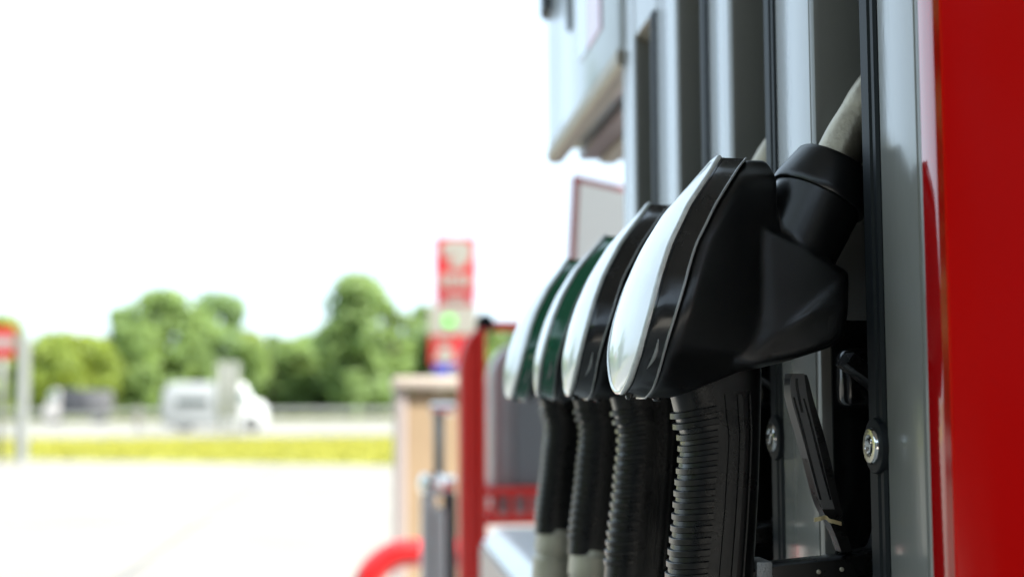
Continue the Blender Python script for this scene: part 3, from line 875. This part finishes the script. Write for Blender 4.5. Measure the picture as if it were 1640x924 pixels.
flat('emblem', [(706, 396), (714, 387), (728, 384), (742, 385), (754, 390), (757, 402), (752, 418), (742, 428), (728, 432), (718, 430), (722, 418), (729, 408), (718, 412), (708, 410)], M['pylon_white'], Yp, -.03, py_)
bm = bmesh.new()
for i in range(5):
    a = at(704 + i * 10.6, 440, Yp); b = at(712.5 + i * 10.6, 459, Yp); box(bm, a.x, b.x, Yp - .03, Yp - .01, b.z, a.z, .004)
rlink(py_, 'lettering', bm, M['pylon_white'])
bm = bmesh.new()
for i in range(4):
    a = at(714 + i * 8.4, 473, Yp); b = at(720.5 + i * 8.4, 484, Yp); box(bm, a.x, b.x, Yp - .03, Yp - .01, b.z, a.z, .004)
rlink(py_, 'lettering', bm, M['pylon_white'])
bm = bmesh.new()
a = at(711, 506, Yp); b = at(728, 522, Yp); box(bm, a.x, b.x, Yp - .05, Yp - .021, b.z, a.z, .004); rlink(py_, 'price_digits', bm, M['sign_green'])
flat('emblem', [(697, 575), (700, 562), (709, 555), (720, 556), (727, 564), (729, 577), (718, 581), (704, 581)], M['pylon_white'], Yp, -.03, py_)
bm = bmesh.new()
for i in range(4):
    a = at(699 + i * 6.5, 543, Yp); b = at(703.5 + i * 6.5, 550, Yp); box(bm, a.x, b.x, Yp - .03, Yp - .01, b.z, a.z, .004)
rlink(py_, 'lettering', bm, M['pylon_white'])
flat('blue_mark', [(722, 588), (742, 588), (742, 595), (722, 595)], M['pylon_white'], Yp, -.03, py_)

# no entry sign and lamp pole at the left
Yn = 27.5
ns = thing('sign_board', 'red sign board with white middle band on a thin post at the left edge', 'sign', (at(2, 645, Yn).x, Yn, 0))
c0 = at(-1, 548, Yn)
bm = bmesh.new(); box(bm, c0.x - .45, c0.x + .285, Yn - .02, Yn, c0.z - .29, c0.z + .29, .008); rlink(ns, 'board', bm, M['sign_red'])
bm = bmesh.new(); box(bm, c0.x - .44, c0.x + .275, Yn - .0245, Yn - .0205, c0.z - .10, c0.z + .10, .001); rlink(ns, 'white_band', bm, M['pylon_white'])
bm = bmesh.new(); tube(bm, [(c0.x + .05, Yn + .04, 0), (c0.x + .05, Yn + .04, c0.z + .25)], .05, 12); rlink(ns, 'post', bm, M['galv'], True)
Yl = 27.0
lp = at(36, 645, Yl)
pl = thing('sign_pole', 'thick pale grey pole standing beside the red sign board', 'pole', (lp.x, Yl, 0))
bm = bmesh.new(); tube(bm, [(lp.x, Yl, 0), (lp.x, Yl, at(36, 536, Yl).z)], .115, 20); rlink(pl, 'pole', bm, M['galv'], 60)
bm = bmesh.new(); lathe(bm, [(-.01, .22), (.03, .22), (.04, .15)], (lp.x, Yl, 0), (0, 0, 1), 24); rlink(pl, 'base_plate', bm, M['galv'], 40)

# grey road sign seen from the back
Yg = 40.0
gs = thing('road_sign', 'blank grey back of a road sign on two legs in front of the camper van', 'sign', (at(365, 645, Yg).x, Yg, 0))
a, b = at(346, 580, Yg), at(383, 668, Yg)
bm = bmesh.new(); box(bm, a.x, b.x, Yg, Yg + .03, b.z, a.z, .01); rlink(gs, 'sign_plate', bm, M['galv'])
for px_ in (354, 376):
    q_ = at(px_, 668, Yg); bm = bmesh.new(); tube(bm, [(q_.x, Yg - .035, 0), (q_.x, Yg - .035, a.z - .05)], .035, 10); rlink(gs, 'leg', bm, M['galv'], True)
Ym = 58.0
mq = at(222, 645, Ym)
mk = thing('marker_post', 'short white marker post beside the road between the two vehicles', 'post', (mq.x, Ym, 0))
bm = bmesh.new(); box(bm, mq.x - .12, mq.x + .12, Ym - .06, Ym + .06, 0, at(222, 652, Ym).z, .02); rlink(mk, 'shaft', bm, mat('post_white', (.2, .195, .18), .6))
bm = bmesh.new(); box(bm, mq.x - .121, mq.x + .121, Ym - .062, Ym + .062, .55, .70, .02); rlink(mk, 'dark_band', bm, M['dark_grey'])

# guard rail
gr = thing('guard_rail', 'long grey guard rail on posts along the far side of the road', 'guard rail', (0, 93, 0))
bm = bmesh.new()
prof = [(0, .45), (-.08, .52), (-.02, .60), (-.08, .68), (0, .75), (.02, .75), (-.05, .68), (.01, .60), (-.05, .52), (.02, .45)]
loft(bm, [[Vector((x, y, z)) for y, z in prof] for x in (-70, 60)])
link('rail', bm, M['galv'], gr)
for k in range(33):
    bm = bmesh.new(); box(bm, -70 + k * 4 - .05, -70 + k * 4 + .05, .03, .13, 0, .72); link('rail_post', bm, M['galv'], gr)

# ------------------------------------------------------------------ vehicles
def wheel(root, x, y, r, z=None, side=-1):
    bm = bmesh.new(); lathe(bm, [(-.11, r * .6), (-.11, r * .93), (-.09, r), (.09, r), (.11, r * .93), (.11, r * .6)], (x, y, r), (0, 1, 0), 28)
    w = rlink(root, 'wheel', bm, M['tyre'], 40)
    bm = bmesh.new(); lathe(bm, [(-.118, .05), (-.118, r * .3), (-.112, r * .6), (.0, r * .6), (.112, r * .6), (.118, r * .3), (.118, .05)], (x, y, r), (0, 1, 0), 20)
    h = rlink(root, 'rim', bm, M['galv'], 40); h.parent = w
Yv = 57.0
mx0, mx1 = at(258, 645, Yv).x, at(424, 645, Yv).x
L = mx1 - mx0
mh = thing('camper_van', 'pale camper van with white cab and dark side window driving right on the road', 'van', (mx0 + L / 2, Yv, 0))
zt_v = at(300, 612, Yv).z
def xz(px, py): q = at(px, py, Yv); return (q.x, q.z)
ol = [xz(260, 682), xz(258, 655), xz(260, 632), xz(264, 620), xz(271, 614), xz(282, 612), xz(374, 612.5), xz(386, 614), xz(393, 619), xz(399, 629), xz(404, 640), xz(418, 645), xz(424, 652), xz(425.5, 668), xz(424, 682)]
xc = at(367, 645, Yv).x
body_ol = ol[:6] + [xz(364.5, 612.3), xz(364.5, 682)]
cab_ol = [xz(366, 612.5)] + ol[6:] + [xz(366, 682)]
bm = bmesh.new(); extrude_y(bm, body_ol, Yv, Yv + 1.75, .06, 3); rlink(mh, 'coachwork', bm, M['coach_shade'], 35)
bm = bmesh.new(); extrude_y(bm, cab_ol, Yv + .02, Yv + 1.73, .06, 3); rlink(mh, 'cab', bm, M['van_white'], 35)
def vside(name, poly, m, root=mh, Y=Yv, dy=-.012):
    b2 = bmesh.new()
    q = [at(x, y, Y) for x, y in poly]
    loft(b2, [[Vector((p.x, Y + dy, p.z)) for p in q], [Vector((p.x, Y + dy + .01, p.z)) for p in q]])
    return rlink(root, name, b2, m)
vside('window', [(282, 639), (334, 639), (334, 649), (282, 649)], M['glass'])
vside('side_stripe', [(262, 657), (365, 657), (365, 659), (262, 659)], M['galv'])
vside('door_window', [(377, 628), (391, 628), (398, 641), (377, 641)], M['windscreen'])
bm = bmesh.new()
a = xz(394.3, 619.5); b = xz(404.3, 639)
loft(bm, [[Vector((a[0] + .03, y, a[1])), Vector((b[0] + .03, y, b[1])), Vector((b[0] - .02, y, b[1])), Vector((a[0] - .02, y, a[1]))] for y in (Yv + .15, Yv + 1.6)])
rlink(mh, 'windscreen', bm, M['windscreen'])
for px_ in (292, 402):
    q_ = at(px_, 645, Yv)
    for yy in (Yv + .12, Yv + 1.63): wheel(mh, q_.x, yy, .30)
for yy in (Yv + .3, Yv + 1.45):
    bm = bmesh.new(); q_ = xz(424.6, 658); lathe(bm, [(-.02, .11), (.03, .1), (.05, .06), (.05, 0)], (q_[0] - .02, yy, q_[1]), (1, 0, 0), 16); rlink(mh, 'headlight', bm, M['chrome'], 40)

Yt = 84.0
tx0, tx1 = at(66, 645, Yt).x, at(174, 645, Yt).x
tk = thing('flatbed_truck', 'white cab truck with dark tarpaulin load driving left on the road', 'truck', ((tx0 + tx1) / 2, Yt, 0))
def tz(px, py): q = at(px, py, Yt); return (q.x, q.z)
ol = [tz(67, 672), tz(66, 655), tz(74, 649), tz(78, 633), tz(82, 625), tz(92, 623.5), tz(96, 625), tz(96, 672)]
bm = bmesh.new(); extrude_y(bm, ol, Yt, Yt + 1.8, .06, 3); rlink(tk, 'cab', bm, mat('cab_grey', (.30, .295, .29), .4), 35)
vside('cab_window', [(80.5, 634), (83.5, 628), (92, 627.5), (92, 640), (78.5, 640)], M['windscreen'], tk, Yt)
a, b = at(97, 623, Yt), at(137, 661, Yt)
bm = bmesh.new(); box(bm, a.x, b.x, Yt - .02, Yt + 1.82, b.z, a.z, .08, 3); rlink(tk, 'tarpaulin', bm, M['tarp'], 40)
a, b = at(138, 626, Yt), at(172, 661, Yt)
bm = bmesh.new(); box(bm, a.x, b.x, Yt, Yt + 1.8, b.z, a.z, .08, 3); rlink(tk, 'grey_box', bm, mat('box_grey', (.085, .085, .09), .5), 40)
a, b = at(97, 661.5, Yt), at(173, 667, Yt)
bm = bmesh.new(); box(bm, a.x, b.x, Yt - .03, Yt + 1.83, b.z, a.z, .01); rlink(tk, 'flatbed', bm, M['galv'])
for px_ in (82, 155):
    q_ = at(px_, 645, Yt)
    for yy in (Yt + .12, Yt + 1.68): wheel(tk, q_.x, yy, .31)

# ------------------------------------------------------------------ trees
def tree_meshes(seed, h, w, base, clumps, leaves, size, openness=0.0, cone=False):
    """Crown of leaf-clump faces round many limb-end blobs, plus trunk and limbs."""
    g = random.Random(seed)
    cb = bmesh.new(); tb = bmesh.new()
    tube(tb, [(0, 0, 0), (g.uniform(-.2, .2), g.uniform(-.2, .2), h * .3), (g.uniform(-.4, .4), g.uniform(-.4, .4), h * .6), (0, 0, h * .92)], .2, 8, rs=[h * .028, h * .02, h * .012, .03])
    blobs = []
    for i in range(clumps):
        u = g.random()
        z = base + (h - base) * u
        prof = math.sin(math.pi * (.14 + .78 * u)) ** .6 if not cone else (1 - u) * 1.05 + .05
        rad = w / 2 * max(.12, prof)
        a = g.uniform(0, 2 * math.pi); rr = rad * math.sqrt(g.uniform(.02, 1)) * .8
        br = (.14 + .12 * g.random()) * w * (.7 if openness else 1) * (.55 if cone else 1)
        z = min(z, h - br * .7)
        c = Vector((math.cos(a) * rr, math.sin(a) * rr, z))
        blobs.append((c, br))
        if i % 2 == 0:
            zs = max(h * .15, z - rr * 1.0)
            tube(tb, [(0, 0, zs), c * .5 + Vector((0, 0, (zs) * .5)), c], .06, 5, rs=[h * .010, h * .006, .02])
    for i in range(leaves):
        c, br = blobs[g.randrange(len(blobs))]
        d = Vector((g.gauss(0, 1), g.gauss(0, 1), g.gauss(0, 1))).normalized() * br * (g.random() ** .45)
        d.z *= .75
        p = c + d
        s = size * g.uniform(.55, 1.3)
        n = (d.normalized() * .8 + Vector((g.gauss(0, .5), g.gauss(0, .5), g.gauss(.4, .5)))).normalized()
        e1 = n.orthogonal().normalized(); e2 = n.cross(e1)
        an = g.uniform(0, math.pi); f1 = e1 * math.cos(an) + e2 * math.sin(an); f2 = n.cross(f1)
        cb.faces.new([cb.verts.new(p + f1 * s), cb.verts.new(p + f2 * s * .6 + n * s * .15), cb.verts.new(p - f1 * s), cb.verts.new(p - f2 * s * .6 - n * s * .1)])
    return cb, tb
protos = []
def proto(kind, leafmat, *a, **k):
    cb, tb = tree_meshes(*a, **k)
    cm = bpy.data.meshes.new('crown'); cb.to_mesh(cm); cb.free(); cm.materials.append(leafmat)
    tm = bpy.data.meshes.new('trunk'); tb.to_mesh(tm); tb.free(); tm.materials.append(M['bark'])
    return (kind, cm, tm)
PT = {'round': proto('tree', LEAVES[0], 11, 10, 7.5, 1.0, 44, 6200, .36),
      'light': proto('tree', LEAVES[1], 12, 10, 9.0, .4, 44, 6200, .36),
      'dark': proto('tree', LEAVES[2], 13, 10, 6.5, 1.2, 40, 5600, .36),
      'open': proto('tree', LEAVES[0], 14, 10, 7.0, 2.2, 40, 4300, .36, openness=1),
      'fir': proto('tree', LEAVES[2], 15, 10, 4.0, .5, 46, 4200, .26, cone=True)}
def tree(kind, px, ptop, Y, label, wpx=None, rz=0.0, name='tree', x=None, group='trees beyond the road'):
    q = at(px, 645, Y)
    top = at(px, ptop, Y).z
    s = top / 10.0
    k, cm, tm = PT[kind]
    nat = {'round': 7.5, 'light': 9.0, 'dark': 6.5, 'open': 7.0, 'fir': 4.0}[kind]
    sw = s if wpx is None else (wpx * Y / F) / nat
    t = thing(name, label, 'tree', (q.x, Y, 0), rz, group)
    for nm, me in (('crown', cm), ('trunk', tm)):
        o = bpy.data.objects.new(nm, me); COL.objects.link(o); o.parent = t; o.scale = (sw, sw, s)
    return t
T = [('light', 4, 503, 118, 110, 'pale bushy tree rising behind the red sign board'),
     ('light', 90, 530, 104, 130, 'bright yellow-green bushy tree behind the dark truck'),
     ('light', 140, 537, 106, 110, 'low yellow-green tree just right of the dark truck'),
     ('open', 187, 492, 122, 62, 'thin pale tree top showing behind the low bushy trees'),
     ('round', 262, 463, 112, 135, 'big round green tree rising above the camper van'),
     ('round', 222, 520, 108, 90, 'small green tree at the left foot of the big round tree'),
     ('dark', 345, 466, 124, 95, 'dark slender tree right of the big round tree'),
     ('dark', 374, 474, 126, 60, 'narrow dark tree at the edge of the sky gap'),
     ('round', 318, 500, 116, 80, 'green tree between the big round tree and the dark slender one'),
     ('fir', 434, 533, 118, 60, 'small pointed conifer in the low stretch of the tree line'),
     ('round', 405, 546, 116, 70, 'low green tree left of the pointed conifer'),
     ('round', 474, 550, 118, 80, 'low round tree right of the pointed conifer'),
     ('dark', 505, 540, 120, 70, 'dark low tree below the tall open tree on its left side'),
     ('round', 575, 438, 112, 130, 'tallest tree with an airy crown left of the price pylon'),
     ('open', 630, 482, 114, 90, 'airy green tree between the tallest tree and the price pylon'),
     ('dark', 560, 530, 116, 90, 'dark tree under the tallest airy tree'),
     ('dark', 615, 535, 118, 90, 'dark tree behind the cream lid of the tan cabinet'),
     ('open', 672, 488, 122, 80, 'loose tree just left of the price pylon'),
     ('dark', 690, 520, 120, 90, 'dark green tree right behind the price pylon'),
     ('round', 770, 520, 116, 110, 'green tree showing under the red rack top bar'),
     ('round', 850, 515, 118, 110, 'green tree hidden mostly behind the green nozzles'),
     ('round', 448, 541, 124, 95, 'broad green tree filling the dip behind the pointed conifer'),
     ('light', 398, 528, 126, 85, 'lighter green tree at the right foot of the dark slender one'),
     ('round', 498, 534, 126, 90, 'green tree rising between the low round tree and the tallest one'),
     ('light', 205, 512, 124, 95, 'light green tree left of the big round tree, behind the thin pale top'),
     ('round', 525, 520, 122, 60, 'small green tree in front of the tallest tree at its left'),
     ]
for i, (k, px, pt, Y, wp, lb) in enumerate(T):
    tree(k, px, pt, Y, lb, wp, rz=i * 1.3)
# trees standing farther left than the frame, mirrored in the silver strips
for i, (k, px, pt, Y, wp) in enumerate((('round', -262, 250, 48, 150), ('light', -335, 330, 50, 150), ('round', -185, 420, 62, 110), ('dark', -420, 300, 52, 170))):
    tree(k, px, pt, Y, ['tall round tree left of the forecourt', 'bushy tree left of the forecourt beside the tall round one', 'small round tree left of the red sign board', 'dark tree at the far left of the forecourt'][i], wp, rz=i * 2.1)
for i, (x, y, h, w) in enumerate(((-15, -3, 9.5, 8), (-19, -9, 10.5, 9), (-13, -14, 9, 8), (-20, 3.5, 7.5, 7))):  # unseen dark trees, added to darken the red panel's reflection
    k, cm, tm = PT['dark']
    t = thing('tree', ['unseen added dark tree left of the forecourt nearest the canopy', 'unseen added dark tree behind the one nearest the canopy', 'unseen added dark tree beside the added shop block', 'unseen added smaller dark tree at the left forecourt edge'][i], 'tree', (x, y, 0), i * 1.7, 'unseen trees added left of the canopy to darken reflections')
    for nm, me in (('crown', cm), ('trunk', tm)):
        o = bpy.data.objects.new(nm, me); COL.objects.link(o); o.parent = t; o.scale = (w / 6.5, w / 6.5, h / 10)
# scrub filling the foot of the wood
g = random.Random(9)
bm = bmesh.new()
for i in range(15000):
    x = g.uniform(-75, 45); y = g.uniform(122, 132)
    h = 5.2 + 1.6 * noise.noise(Vector((x * .12, 0, 3))) + 1.0 * noise.noise(Vector((x * .5, 1, 3)))
    z = h * g.random() ** .8
    s = g.uniform(.3, .6); n = Vector((g.gauss(0, .6), -1, g.gauss(.3, .6))).normalized()
    e1 = n.orthogonal().normalized(); e2 = n.cross(e1); p = Vector((x, y, z))
    bm.faces.new([bm.verts.new(p + v) for v in (e1 * s, e2 * s * .7, -e1 * s, -e2 * s * .7)])
o = link('woodland_undergrowth', bm, LEAVES[0]); o['kind'] = 'stuff'
